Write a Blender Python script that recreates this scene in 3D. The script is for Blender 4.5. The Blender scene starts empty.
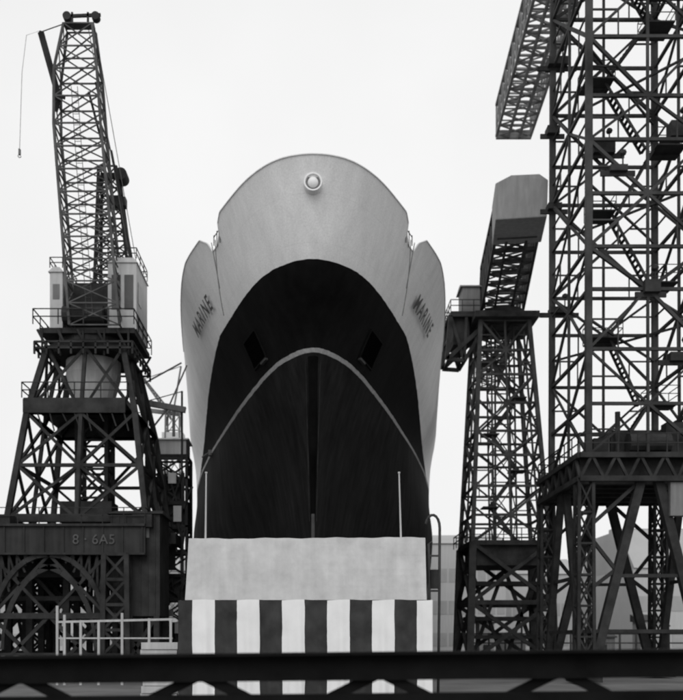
import bpy, bmesh, math, random
import numpy as np
from mathutils import Vector, Matrix
random.seed(7)
scene = bpy.context.scene
COL = scene.collection
scene.view_settings.view_transform = 'Standard'
scene.view_settings.look = 'None'
scene.view_settings.exposure = 0
EYE = 2.5

# ------------------------------------------------------------------ materials
def mat(name, base, rough=0.7, var=0.25, scale=1.5, metallic=0.0, bump=0.0, streak=0.0, spec=0.2):
    m = bpy.data.materials.new(name); m.use_nodes = True
    nt = m.node_tree; N = nt.nodes; L = nt.links
    b = N['Principled BSDF']
    b.inputs['Roughness'].default_value = rough
    b.inputs['Metallic'].default_value = metallic
    b.inputs['Specular IOR Level'].default_value = spec
    tc = N.new('ShaderNodeTexCoord')
    n1 = N.new('ShaderNodeTexNoise'); n1.inputs['Scale'].default_value = scale; n1.inputs['Detail'].default_value = 8
    n1.inputs['Roughness'].default_value = 0.65
    L.new(tc.outputs['Object'], n1.inputs['Vector'])
    src = n1.outputs['Fac']
    if streak > 0:
        mp = N.new('ShaderNodeMapping'); mp.inputs['Scale'].default_value = (3.0, 3.0, 0.25)
        n2 = N.new('ShaderNodeTexNoise'); n2.inputs['Scale'].default_value = 1.3; n2.inputs['Detail'].default_value = 6
        L.new(tc.outputs['Object'], mp.inputs['Vector']); L.new(mp.outputs['Vector'], n2.inputs['Vector'])
        mx = N.new('ShaderNodeMix'); mx.data_type = 'FLOAT'; mx.inputs[0].default_value = streak
        L.new(n1.outputs['Fac'], mx.inputs[2]); L.new(n2.outputs['Fac'], mx.inputs[3])
        src = mx.outputs[0]
    r = N.new('ShaderNodeMapRange')
    r.inputs['From Min'].default_value = 0.3; r.inputs['From Max'].default_value = 0.7
    r.inputs['To Min'].default_value = base * (1 - var); r.inputs['To Max'].default_value = base * (1 + var)
    L.new(src, r.inputs['Value'])
    L.new(r.outputs[0], b.inputs['Base Color'])
    if bump > 0:
        bp = N.new('ShaderNodeBump'); bp.inputs['Strength'].default_value = bump; bp.inputs['Distance'].default_value = 0.05
        L.new(src, bp.inputs['Height']); L.new(bp.outputs[0], b.inputs['Normal'])
    return m

M_steel = mat('dark_steel', 0.030, 0.8, 0.6, 0.8)
M_steel2 = mat('weathered_steel', 0.055, 0.8, 0.5, 0.8)
M_steelfar = mat('hazy_steel', 0.14, 0.8, 0.3, 0.8)  # base colour lightened to stand in for distance haze
M_jibl = mat('overexposed_jib_steel', 0.09, 0.8, 0.5, 0.6)  # colour lightened to imitate overexposure on the thin jib members
M_light = mat('light_grey_paint', 0.46, 0.6, 0.2, 0.9, streak=0.6)
M_mid = mat('mid_grey_paint', 0.17, 0.65, 0.3, 0.7, streak=0.6)
M_white = mat('white_paint', 0.78, 0.6, 0.1, 1.0)
M_conc = mat('canvas_board', 0.56, 0.9, 0.20, 1.1, bump=0.4, streak=0.25)
M_ground = mat('yard_ground', 0.14, 0.9, 0.35, 0.25, bump=0.4)
M_shed = mat('hazed_shed_wall', 0.52, 0.9, 0.10, 0.1, streak=0.5)  # shed wall, roof and window colours paled to imitate haze
M_shed2 = mat('hazed_shed_roof', 0.42, 0.9, 0.12, 0.1)
M_shedwin = mat('hazed_shed_window', 0.40, 0.9, 0.12, 0.3)
M_win = mat('dirty_glass', 0.06, 0.3, 0.4, 0.6)
M_rope = mat('wire_rope', 0.12, 0.8, 0.2, 2)
M_black = mat('black_iron', 0.008, 0.85, 0.4, 3, spec=.08)
M_recess_shade = mat('recess_shade_black', 0.0025, 0.95, 0.3, 3, spec=.0)
M_letter = mat('letter_paint', 0.07, 0.7, 0.3, 3)
M_wood = mat('timber', 0.10, 0.9, 0.4, 2)

# ------------------------------------------------------------------ mesh builder
class MB:
    def __init__(s): s.v = []; s.f = []
    def add(s, vs, fs):
        o = len(s.v); s.v += [tuple(p) for p in vs]; s.f += [tuple(i + o for i in f) for f in fs]
    def beam(s, a, b, w, h=None):
        a = Vector(a); b = Vector(b); h = h or w
        d = b - a
        if d.length < 1e-5: return
        d.normalize()
        up = Vector((0, 0, 1)) if abs(d.z) < 0.95 else Vector((0, 1, 0))
        x = d.cross(up).normalized(); y = x.cross(d).normalized()
        vs = []
        for p in (a, b):
            for sx, sy in ((-1, -1), (1, -1), (1, 1), (-1, 1)):
                vs.append(p + x * (sx * w / 2) + y * (sy * h / 2))
        s.add(vs, [(3, 2, 1, 0), (4, 5, 6, 7), (0, 1, 5, 4), (1, 2, 6, 5), (2, 3, 7, 6), (3, 0, 4, 7)])
    def box(s, x0, x1, y0, y1, z0, z1):
        vs = [(x0, y0, z0), (x1, y0, z0), (x1, y1, z0), (x0, y1, z0), (x0, y0, z1), (x1, y0, z1), (x1, y1, z1), (x0, y1, z1)]
        s.add(vs, [(3, 2, 1, 0), (4, 5, 6, 7), (0, 1, 5, 4), (1, 2, 6, 5), (2, 3, 7, 6), (3, 0, 4, 7)])
    def tube(s, pts, r, n=8, r2=None):
        pts = [Vector(p) for p in pts]; rings = []
        for i, p in enumerate(pts):
            d = (pts[min(i + 1, len(pts) - 1)] - pts[max(i - 1, 0)]).normalized()
            up = Vector((0, 0, 1)) if abs(d.z) < 0.9 else Vector((0, 1, 0))
            x = d.cross(up).normalized(); y = x.cross(d).normalized()
            rr = r if r2 is None else r + (r2 - r) * i / (len(pts) - 1)
            rings.append([p + x * math.cos(2 * math.pi * k / n) * rr + y * math.sin(2 * math.pi * k / n) * rr for k in range(n)])
        vs = [q for ring in rings for q in ring]; fs = []
        for i in range(len(rings) - 1):
            for k in range(n):
                fs.append((i * n + k, i * n + (k + 1) % n, (i + 1) * n + (k + 1) % n, (i + 1) * n + k))
        fs.append(tuple(range(n - 1, -1, -1))); fs.append(tuple((len(rings) - 1) * n + k for k in range(n)))
        s.add(vs, fs)
    def prism(s, bot, top):
        n = len(bot)
        fs = [tuple(range(n - 1, -1, -1)), tuple(range(n, 2 * n))]
        for k in range(n): fs.append((k, (k + 1) % n, n + (k + 1) % n, n + k))
        s.add(list(bot) + list(top), fs)
    def build(s, name, material, parent=None, smooth=False, shift=0.0):
        me = bpy.data.meshes.new(name)
        o = Vector(parent.location) if parent else Vector((0, 0, 0))
        if parent is not None and parent.parent is not None:
            o = parent.parent.location + parent.location
        me.from_pydata([tuple(Vector(v) - o) for v in s.v], [], s.f)
        me.materials.append(material); me.update()
        if smooth:
            for p in me.polygons: p.use_smooth = True
        ob = bpy.data.objects.new(name, me); COL.objects.link(ob)
        if parent is not None: ob.parent = parent
        else: ob.location = o
        ob.location.z += shift
        return ob

def thing(name, loc, label, category, group=None):
    e = bpy.data.objects.new(name, None); e.empty_display_size = 0.5
    e.location = loc; COL.objects.link(e)
    e['label'] = label; e['category'] = category
    if group: e['group'] = group
    return e

def lerp(a, b, t): return Vector(a) * (1 - t) + Vector(b) * t

def lattice(mb, bot, top, n, cw, bw, mid=False, x=True, hz=True, first=True, jit=0.0):
    bot = [Vector(p) for p in bot]; top = [Vector(p) for p in top]
    for k in range(4): mb.beam(bot[k], top[k], cw)
    ts = [i / n for i in range(n + 1)]
    jr = random.Random(11)
    if jit:
        ts = [0] + [t_ + jr.uniform(-jit, jit) / n for t_ in ts[1:-1]] + [1]
    for i in range(n + 1):
        t = ts[i]
        ring = [lerp(bot[k], top[k], t) for k in range(4)]
        if hz and (i > 0 or first):
            for k in range(4): mb.beam(ring[k], ring[(k + 1) % 4], bw * 1.2)
        if i < n:
            r2 = [lerp(bot[k], top[k], ts[i + 1]) for k in range(4)]
            for k in range(4):
                a, b, c, d = ring[k], ring[(k + 1) % 4], r2[(k + 1) % 4], r2[k]
                if mid == 'k':
                    m0 = (a + b) / 2; m1 = (c + d) / 2
                    mb.beam(m0, m1, bw)
                    w1, w2 = bw * jr.uniform(.8, 1.3), bw * jr.uniform(.8, 1.3)
                    if i % 2:
                        mb.beam(m0, d, w1); mb.beam(m0, c, w2)
                        # sub-struts
                        mb.beam((m0 + d) / 2, (a + d) / 2, bw * .6); mb.beam((m0 + c) / 2, (b + c) / 2, bw * .6)
                    else:
                        mb.beam(a, m1, w1); mb.beam(b, m1, w2)
                        mb.beam((a + m1) / 2, (a + d) / 2, bw * .6); mb.beam((b + m1) / 2, (b + c) / 2, bw * .6)
                        mb.beam((a + m1) / 2, (a + m0) / 2, bw * .5); mb.beam((b + m1) / 2, (b + m0) / 2, bw * .5)
                elif mid:
                    m0 = (a + b) / 2; m1 = (c + d) / 2
                    mb.beam(m0, m1, bw * 1.3)
                    mb.beam(a, m1, bw); mb.beam(m0, d, bw); mb.beam(m0, c, bw); mb.beam(b, m1, bw)
                elif x:
                    mb.beam(a, c, bw); mb.beam(b, d, bw)
                else:
                    if i % 2: mb.beam(a, c, bw)
                    else: mb.beam(b, d, bw)

def sq(cx, cy, hx, hy, z):
    return [(cx - hx, cy - hy, z), (cx + hx, cy - hy, z), (cx + hx, cy + hy, z), (cx - hx, cy + hy, z)]

def rail_ring(mb, pts, h=1.0, w=0.05, step=1.5):
    n = len(pts)
    for k in range(n):
        a = Vector(pts[k]); b = Vector(pts[(k + 1) % n])
        L = (b - a).length; c = max(1, int(L / step))
        for i in range(c):
            p = lerp(a, b, i / c); mb.beam(p, p + Vector((0, 0, h)), w)
        for q in (h, h * 0.5):
            mb.beam(a + Vector((0, 0, q)), b + Vector((0, 0, q)), w)

# ------------------------------------------------------------------ ground
g = MB(); g.add([(-1500, -60, 0), (1500, -60, 0), (1500, 3000, 0), (-1500, 3000, 0)], [(0, 1, 2, 3)])
go = g.build('ground', M_ground); go['kind'] = 'structure'

# ------------------------------------------------------------------ hull
def pchip_coef(x, y):
    x = np.asarray(x, float); y = np.asarray(y, float)
    h = np.diff(x); d = np.diff(y) / h; m = np.zeros(len(x))
    for i in range(1, len(x) - 1):
        if d[i - 1] * d[i] > 0:
            w1 = 2 * h[i] + h[i - 1]; w2 = h[i] + 2 * h[i - 1]
            m[i] = (w1 + w2) / (w1 / d[i - 1] + w2 / d[i])
    m[0] = d[0]; m[-1] = d[-1]
    return x, y, h, m
def peval(c, q):
    x, y, h, m = c
    q = min(max(q, x[0]), x[-1])
    i = min(max(int(np.searchsorted(x, q, side='right')) - 1, 0), len(x) - 2)
    t = (q - x[i]) / h[i]
    return float(((1 + 2 * t) * (1 - t) ** 2) * y[i] + t * (1 - t) ** 2 * h[i] * m[i] + t * t * (3 - 2 * t) * y[i + 1] + t * t * (t - 1) * h[i] * m[i + 1])

TZ = [-1.3, 3, 10, 16.1, 19.9, 24.4]
STEM = [57, 54.5, 52, 50, 47, 45]
TAB = [
 [(0, 0), (3, .3), (20, 2.6), (40, 7.5), (60, 10.5), (105, 11.5)],
 [(0, 0), (1, .3), (10, 2.1), (20, 4.9), (32, 8.9), (45, 11.8), (56, 13.0), (105, 13.1)],
 [(0, 0), (1, .5), (8, 2.4), (18, 5.7), (28, 9.5), (38, 11.8), (50, 13.0), (105, 13.1)],
 [(0, 0), (.6, .85), (2.1, 1.8), (8, 3.8), (17.4, 6.3), (30, 9.3), (40, 11.3), (53, 13.0), (105, 13.1)],
 [(0, 0), (.35, 1.1), (2.1, 2.65), (8.1, 5.0), (17, 7.6), (27.6, 10.0), (43, 12.3), (58, 13.0), (105, 13.1)],
 [(0, 0), (.4, 1.6), (2, 3.25), (4.4, 4.65), (6.1, 5.5), (9, 6.75), (13, 8.3), (16.5, 9.2), (30, 11.0), (45, 12.4), (60, 13.0), (105, 13.1)],
]
SC = pchip_coef(TZ, STEM)
TC = [pchip_coef([math.sqrt(a) for a, _ in t], [b for _, b in t]) for t in TAB]
def stem(z): return peval(SC, z)
def bh(s, z):
    q = math.sqrt(max(s, 0))
    vals = [peval(c, q) for c in TC]
    v = peval(pchip_coef(TZ, vals), min(z, 24.4))
    if z > 24.4: v += (z - 24.4) * 0.3
    return v
def b_at(y, z): return bh(max(0, y - stem(z)), z)
def topz(y):
    pts = [(40, 24.35), (50.9, 24.25), (51.45, 23.95), (51.6, 23.5), (52.2, 23.15), (53.2, 23.2), (53.6, 23.8), (54.6, 24.35), (58, 24.45), (62, 24.15), (75, 23.6), (90, 23.2), (170, 23)]
    return float(np.interp(y, [p[0] for p in pts], [p[1] for p in pts]))

ship = thing('ship', (0, 45, 0), 'large ship with pale topsides and black lower hull on slipway', 'ship')
ss = list(np.linspace(0, 1, 13) ** 2) + list(np.arange(1.15, 14, 0.15)) + list(np.arange(14.5, 34, 1.0)) + list(np.arange(36, 104, 3.0)) + [105.0]
zs = list(np.arange(-1.3, 22.9, 0.4)) + [22.9]
nb = len(zs)
ext = [0.2, 0.4, 0.6, 0.8, 1.0]
rows = []
for j in range(nb + len(ext)):
    row = []
    for s in ss:
        if j < nb: z = zs[j]
        else:
            yy = stem(24) + s
            z = 22.9 + ext[j - nb] * (topz(yy) - 22.9)
        y = stem(z) + s * (155 - stem(z)) / 105.0
        row.append((bh(s, z), y, z + EYE))
    rows.append(row)
hv = []; hf = []
nc = len(ss); nr = len(rows)
for row in rows:
    for (b, y, z) in row: hv.append((b, y, z))
off = len(hv)
for row in rows:
    for (b, y, z) in row: hv.append((-b, y, z))
for j in range(nr - 1):
    for i in range(nc - 1):
        a = j * nc + i
        hf.append((a, a + 1, a + nc + 1, a + nc))
        hf.append((off + a, off + a + nc, off + a + nc + 1, off + a + 1))
    a = j * nc + nc - 1
    hf.append((a, off + a, off + a + nc, a + nc))
for i in range(nc - 1):
    hf.append((i, off + i, off + i + 1, i + 1))
hull_mb = MB(); hull_mb.v = hv; hull_mb.f = hf

def hull_material():
    m = bpy.data.materials.new('ship_hull_paint'); m.use_nodes = True
    nt = m.node_tree; N = nt.nodes; L = nt.links; b = N['Principled BSDF']
    tc = N.new('ShaderNodeTexCoord'); sp = N.new('ShaderNodeSeparateXYZ'); L.new(tc.outputs['Object'], sp.inputs[0])
    def noise(scale, det, mapscale=None):
        n = N.new('ShaderNodeTexNoise'); n.inputs['Scale'].default_value = scale; n.inputs['Detail'].default_value = det; n.inputs['Roughness'].default_value = .65
        if mapscale:
            mp = N.new('ShaderNodeMapping'); mp.inputs['Scale'].default_value = mapscale
            L.new(tc.outputs['Object'], mp.inputs['Vector']); L.new(mp.outputs[0], n.inputs['Vector'])
        else: L.new(tc.outputs['Object'], n.inputs['Vector'])
        return n.outputs['Fac']
    def mr(v, a, c, d, e):
        r = N.new('ShaderNodeMapRange'); r.inputs[1].default_value = a; r.inputs[2].default_value = c; r.inputs[3].default_value = d; r.inputs[4].default_value = e
        L.new(v, r.inputs[0]); return r.outputs[0]
    def mt(op, a, c):
        q = N.new('ShaderNodeMath'); q.operation = op
        for k, v in enumerate((a, c)):
            if isinstance(v, (int, float)): q.inputs[k].default_value = v
            else: L.new(v, q.inputs[k])
        return q.outputs[0]
    def mix(f, a, c):
        q = N.new('ShaderNodeMix'); q.data_type = 'FLOAT'
        for k, v in ((0, f), (2, a), (3, c)):
            if isinstance(v, (int, float)): q.inputs[k].default_value = v
            else: L.new(v, q.inputs[k])
        return q.outputs[0]
    z = sp.outputs['Z']
    n_big = noise(0.25, 6); n_st = noise(1.0, 6, (1.6, 1.6, 0.12)); n_f = noise(5, 10); n_g = noise(13, 4)
    zw = mt('ADD', z, mr(noise(1.2, 2), 0, 1, -0.05, 0.05))
    # paint boundary follows the sheer: drops going aft (object Y = world Y - 45)
    drop = mr(sp.outputs['Y'], 14.0, 44.0, 0.0, 3.6)
    zk = mt('ADD', zw, drop)
    light = mt('MULTIPLY', mt('MULTIPLY', mr(n_big, .3, .7, .94, 1.05), mr(n_st, .3, .7, .91, 1.05)), mr(n_g, .3, .7, 0.66, 0.82))
    dark = mt('MULTIPLY', mt('MULTIPLY', mr(n_big, .3, .7, .6, 1.4), mr(n_st, .3, .7, .7, 1.3)), 0.007)
    low = mt('MULTIPLY', mt('MULTIPLY', mr(n_big, .3, .7, .6, 1.4), mr(n_st, .3, .7, .5, 1.6)), 0.012)
    line = mr(n_f, .3, .7, 0.22, 0.38)
    c = mix(mt('GREATER_THAN', zw, 18.49), low, line)
    c = mix(mt('GREATER_THAN', zw, 18.72), c, dark)
    c = mix(mt('GREATER_THAN', zk, 22.4), c, light)
    br = N.new('ShaderNodeTexBrick'); br.inputs['Scale'].default_value = 1.0; br.inputs['Brick Width'].default_value = 6.5; br.inputs['Row Height'].default_value = 2.1
    br.inputs['Mortar Size'].default_value = 0.018; br.inputs['Mortar Smooth'].default_value = 0.5
    cb = N.new('ShaderNodeCombineXYZ'); L.new(sp.outputs['Y'], cb.inputs[0]); L.new(z, cb.inputs[1]); L.new(cb.outputs[0], br.inputs['Vector'])
    c = mt('MULTIPLY', c, mr(br.outputs['Fac'], 0, 1, 1.0, 0.93))
    L.new(c, b.inputs['Base Color'])
    b.inputs['Roughness'].default_value = 0.9; b.inputs['Specular IOR Level'].default_value = 0.05
    bp = N.new('ShaderNodeBump'); bp.inputs['Strength'].default_value = 0.2; bp.inputs['Distance'].default_value = 0.03
    L.new(mt('SUBTRACT', n_big, mt('MULTIPLY', br.outputs['Fac'], 0.5)), bp.inputs['Height']); L.new(bp.outputs[0], b.inputs['Normal'])
    return m
M_hull = hull_material()
hull = hull_mb.build('hull', M_hull, ship, smooth=True)
bm = bmesh.new(); bm.from_mesh(hull.data)
bmesh.ops.remove_doubles(bm, verts=bm.verts, dist=0.0005)
bmesh.ops.recalc_face_normals(bm, faces=bm.faces)
bm.to_mesh(hull.data); bm.free()

dk = MB(); dr = nb - 2
vs = [(max(rows[dr][i][0] - .02, 0), rows[dr][i][1], rows[dr][i][2]) for i in range(nc)] + [(-max(rows[dr][i][0] - .02, 0), rows[dr][i][1], rows[dr][i][2]) for i in range(nc)]
dk.add(vs, [(i, i + 1, nc + i + 1, nc + i) for i in range(1, nc - 1)])
dk.build('deck', M_mid, ship)

cap = MB()
for sg in (1, -1):
    pr = None
    for i in range(0, nc):
        b, y, z = rows[-1][i]
        if y > 75: break
        p = Vector((sg * b, y, z + 0.02))
        if pr is not None and (p - pr).length > 0.02: cap.beam(pr, p, 0.10, 0.05)
        pr = p
cap.build('capping_rail', mat('rail_paint', .7, .8, .15, 2), ship)

# stem: dark tapering bar paints in the stem's shade below the arch, pale foot
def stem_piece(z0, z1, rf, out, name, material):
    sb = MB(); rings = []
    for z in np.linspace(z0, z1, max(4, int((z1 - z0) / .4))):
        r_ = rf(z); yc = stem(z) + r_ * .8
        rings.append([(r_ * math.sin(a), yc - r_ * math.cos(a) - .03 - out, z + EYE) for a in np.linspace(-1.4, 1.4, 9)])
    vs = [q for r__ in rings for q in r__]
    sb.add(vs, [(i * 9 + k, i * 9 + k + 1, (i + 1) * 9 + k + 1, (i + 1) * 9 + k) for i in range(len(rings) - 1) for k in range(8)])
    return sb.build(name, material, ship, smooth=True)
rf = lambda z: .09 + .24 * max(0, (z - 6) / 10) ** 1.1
stem_piece(7.4, 15.8, rf, 0.0, 'stem_shade_bar', mat('stem_shade_paint', .0045, .9, .6, .6, streak=.3, spec=.03))
stem_piece(-2.4, 7.4, lambda z: .10, 0.02, 'stem_foot', mat('pale_stem_foot', .07, .7, .6, 1.0, streak=.4))
for sg in (1, -1):
    t = MB(); pr = None
    for z in np.linspace(7.0, 15.7, 20):
        r_ = rf(z) + .04; y = stem(z) + r_ * .8
        p = Vector((sg * (r_ + .05), y - .05, z + EYE))
        if pr is not None: t.beam(pr, p, .05, .10)
        pr = p
    t.build('stem_edge_highlight', mat('edge_highlight_paint', .026, .8, .6, .8, spec=.05), ship)  # lighter strips paint in the lit flanks beside the stem

for sg in (1, -1):
    cy = 54.6; cz = 17.55
    def hp(dy, dz, o):
        y = cy + dy; z = cz + dz
        return Vector((sg * (b_at(y, z) + o), y - o * 0.6, z + EYE))
    def patch(dy0, dy1, dz0, dz1, o, slant=-0.35):
        mbp = MB(); n = 6; vv = []
        for o_ in (o, -0.1):
            for a in range(n + 1):
                for c in range(n + 1):
                    dz = dz0 + (dz1 - dz0) * c / n
                    vv.append(hp(dy0 + (dy1 - dy0) * a / n + dz * slant, dz, o_))
        k = (n + 1) ** 2; W = n + 1; ff = []
        for a in range(n):
            for c in range(n):
                ff.append((a * W + c, a * W + c + 1, (a + 1) * W + c + 1, (a + 1) * W + c))
        for a in range(n):
            ff.append((a * W, (a + 1) * W, k + (a + 1) * W, k + a * W))
            ff.append((a * W + n, (a + 1) * W + n, k + (a + 1) * W + n, k + a * W + n))
            ff.append((a, a + 1, k + a + 1, k + a)); ff.append((n * W + a, n * W + a + 1, k + n * W + a + 1, k + n * W + a))
        mbp.add(vv, ff); return mbp
    patch(-1.25, 1.25, -0.68, 0.7, 0.05).build('anchor_recess_shade', M_recess_shade, ship)  # raised patch, the recess's inner shade is put into its near-black colour
    fr = MB()
    for (a0, a1, c0, c1) in ((-1.33, 1.33, -.75, -.68), (-1.33, 1.33, .7, .76), (-1.34, -1.25, -.73, .74), (1.25, 1.34, -.73, .74)):
        q = patch(a0, a1, c0, c1, .07); fr.add(q.v, q.f)
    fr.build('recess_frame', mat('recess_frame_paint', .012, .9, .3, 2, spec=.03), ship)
    patch(-1.35, -0.3, -.88, -0.78, 0.14).build('recess_sill', mat('sill_paint', .06, .8, .3, 2), ship)
# small fitting on the painted line
t = MB(); y = 78.0; zf = 16.1; xb = -b_at(y, zf)
t.box(xb - .1, xb + .35, y - .9, y - .1, zf + EYE - .25, zf + EYE + .2); t.beam((xb - .05, y - .6, zf + EYE - .1), (xb + 1.1, y - 2.2, zf + EYE + .1), .16); t.beam((xb - .1, y - .6, zf + EYE), (xb - .6, y - 1.2, zf + EYE - .5), .1)
t.build('hull_fitting', M_mid, ship)

ez = 23.1 ; ey = stem(ez)
ring = MB(); n = 28
def circ(r, y): return [(r * math.cos(2 * math.pi * k / n), y, ez + EYE + r * math.sin(2 * math.pi * k / n)) for k in range(n)]
A = circ(.46, ey - .22); B = circ(.39, ey - .22); C = circ(.52, ey + 0.4); Bi = circ(.37, ey - .10)
ring.add(A + B + C, [(k, (k + 1) % n, n + (k + 1) % n, n + k) for k in range(n)] + [(k, 2 * n + k, 2 * n + (k + 1) % n, (k + 1) % n) for k in range(n)])
ring.add(B + Bi, [(k, (k + 1) % n, n + (k + 1) % n, n + k) for k in range(n)])
ring.build('bow_emblem', M_white, ship)
e2 = MB(); e2.add(Bi, [tuple(range(n))]); e2.build('emblem_face', M_mid, ship)
sh = MB()
sh.add(circ(.27, ey - .11) + circ(.25, ey - .18) + circ(.16, ey - .25) + circ(.05, ey - .28),
       [(r * n + k, r * n + (k + 1) % n, (r + 1) * n + (k + 1) % n, (r + 1) * n + k) for r in range(3) for k in range(n)] + [tuple(3 * n + k for k in range(n))])
sh.build('emblem_boss', M_white, ship, smooth=True)

def text_mesh(txt, size=1.0, extrude=0.0, space=1.0, offset=0.0):
    cu = bpy.data.curves.new('txt', 'FONT'); cu.body = txt; cu.size = size; cu.extrude = extrude; cu.space_character = space; cu.offset = offset
    o = bpy.data.objects.new('txt', cu); COL.objects.link(o); bpy.context.view_layer.update()
    me = bpy.data.meshes.new_from_object(o.evaluated_get(bpy.context.evaluated_depsgraph_get())); bpy.data.objects.remove(o)
    return me
def name_text(sg):
    me = text_mesh('MARINE', space=1.35, offset=0.022)
    xs = [v.co.x for v in me.vertices]; w0, w1 = min(xs), max(xs)
    for v in me.vertices:
        u = (v.co.x - w0) / (w1 - w0)
        y = (62.9 - 5.7 * u) if sg < 0 else (57.2 + 5.7 * u)
        z = 21.1 + v.co.y * 1.25
        v.co = Vector((sg * (b_at(y, z) + 0.07), y - 0.04, z + EYE)) - ship.location
    me.materials.append(M_letter); me.name = 'name_lettering'
    ob = bpy.data.objects.new('name_lettering', me); COL.objects.link(ob); ob.parent = ship
    ob['label'] = 'painted ship name reading MARINE'
name_text(-1); name_text(1)

for sg in (1, -1):
    for (y0, z0_, z1_, bow) in ((52.5, 23.2, 18.6, .1), (53.1, 23.3, 20.4, .0)):
        r = MB(); p = []
        b0 = b_at(y0, z0_) + .1
        for k in range(9):
            t = k / 8
            z = z0_ + (z1_ - z0_) * t; x = b0 - .55 * t + bow * math.sin(math.pi * t)
            p.append((sg * x, y0 - .3 - .6 * t, z + EYE))
        r.tube(p, 0.028, 5)
        r.build('hanging_line', M_rope, ship)
    st = MB()
    for k in range(4):
        y = 51.6 + k * 0.6; b = b_at(y, 23.3) - .1
        st.beam((sg * b, y, topz(y) + EYE - .1), (sg * b, y, EYE + 24.0), 0.05)
    st.beam((sg * (b_at(51.5, 23.3) - .1), 51.5, EYE + 23.9), (sg * (b_at(53.45, 23.3) - .1), 53.45, EYE + 23.9), .04)
    st.build('guard_rail', M_steel2, ship)

for k in range(10):
    y = 60 + k * 5
    kb = thing('keel_block', (0, y, 0), 'stacked timber keel block under the ship', 'keel block', 'keel blocks under the ship')
    t = MB(); t.box(-.9, .9, y - .5, y + .5, 0, .58); t.build('lower_timber', M_wood, kb)
    t = MB(); t.box(-.6, .6, y - .4, y + .4, .58, 1.19); t.build('upper_timber', M_wood, kb)

# ------------------------------------------------------------------ launching platform
lp = thing('launching_platform', (-.3, 36, 0), 'launching platform with pale parapet and draped black and white striped cloth', 'platform')
p = MB(); nx_, nz_ = 40, 10; vs = []
for j in range(nz_ + 1):
    for i in range(nx_ + 1):
        u = i / nx_; v = j / nz_
        xa = -5.12 + 9.67 * u; xb = -4.98 + 9.48 * u
        x = xa + (xb - xa) * v; z = 4.10 + (2.46 + .06 * u) * v + (.015 * math.sin(u * 23) + .012 * math.sin(u * 61 + 1)) * v
        y = 36.0 + .08 * v + .02 * math.sin(u * 19 + v * 3) + .012 * math.sin(u * 7 * v + 5 * v)
        vs.append((x, y, z))
W = nx_ + 1
p.add(vs, [(j * W + i, j * W + i + 1, (j + 1) * W + i + 1, (j + 1) * W + i) for j in range(nz_) for i in range(nx_)])
p.prism([(-5.12, 36.07, 4.1), (4.55, 36.07, 4.1), (4.55, 42.5, 4.1), (-5.12, 42.5, 4.1)],
        [(-4.98, 36.15, 6.53), (4.5, 36.15, 6.57), (4.5, 42.4, 6.57), (-4.98, 42.4, 6.53)])
par = p.build('parapet', M_conc, lp, smooth=False)
def stripe_material():
    m = bpy.data.materials.new('striped_cloth'); m.use_nodes = True
    nt = m.node_tree; N = nt.nodes; L = nt.links; b = N['Principled BSDF']; b.inputs['Roughness'].default_value = .9
    b.inputs['Specular IOR Level'].default_value = .1
    uv = N.new('ShaderNodeUVMap'); sp = N.new('ShaderNodeSeparateXYZ'); L.new(uv.outputs[0], sp.inputs[0])
    tc = N.new('ShaderNodeTexCoord')
    n = N.new('ShaderNodeTexNoise'); n.inputs['Scale'].default_value = 1.6; n.inputs['Detail'].default_value = 7; L.new(tc.outputs['Object'], n.inputs['Vector'])
    n2 = N.new('ShaderNodeTexNoise'); n2.inputs['Scale'].default_value = .8; n2.inputs['Detail'].default_value = 3; L.new(tc.outputs['Object'], n2.inputs['Vector'])
    wob = N.new('ShaderNodeMapRange'); wob.inputs[3].default_value = -.03; wob.inputs[4].default_value = .03; L.new(n2.outputs[0], wob.inputs[0])
    ad = N.new('ShaderNodeMath'); ad.operation = 'ADD'; L.new(sp.outputs[0], ad.inputs[0]); L.new(wob.outputs[0], ad.inputs[1])
    w = N.new('ShaderNodeMath'); w.operation = 'MODULO'; w.inputs[1].default_value = 1.0; L.new(ad.outputs[0], w.inputs[0])
    gt = N.new('ShaderNodeMath'); gt.operation = 'GREATER_THAN'; gt.inputs[1].default_value = 0.5; L.new(w.outputs[0], gt.inputs[0])
    a = N.new('ShaderNodeMapRange'); a.inputs[1].default_value = .3; a.inputs[2].default_value = .7; a.inputs[3].default_value = .78; a.inputs[4].default_value = .86; L.new(n.outputs[0], a.inputs[0])
    d = N.new('ShaderNodeMapRange'); d.inputs[1].default_value = .3; d.inputs[2].default_value = .7; d.inputs[3].default_value = .03; d.inputs[4].default_value = .06; L.new(n.outputs[0], d.inputs[0])
    mx = N.new('ShaderNodeMix'); mx.data_type = 'FLOAT'; L.new(gt.outputs[0], mx.inputs[0]); L.new(a.outputs[0], mx.inputs[2]); L.new(d.outputs[0], mx.inputs[3])
    L.new(mx.outputs[0], b.inputs['Base Color']); return m
M_str = stripe_material()
path = [(-5.32, 42.6), (-5.32, 35.5), (4.72, 35.5), (4.72, 42.6)]
samples = []; dist = 0
for (a, b_) in zip(path[:-1], path[1:]):
    L_ = math.dist(a, b_); n_ = int(L_ / .06)
    for i in range(n_ + (1 if b_ == path[-1] else 0)):
        t = i / n_
        samples.append((a[0] + (b_[0] - a[0]) * t, a[1] + (b_[1] - a[1]) * t, dist + L_ * t))
    dist += L_
front0 = 7.1
me = bpy.data.meshes.new('striped_cloth'); V = []; F = []; U = []
rowsz = [0.05, .6, 1.2, 1.8, 2.4, 3.0, 3.5, 3.9, 4.08]
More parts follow.
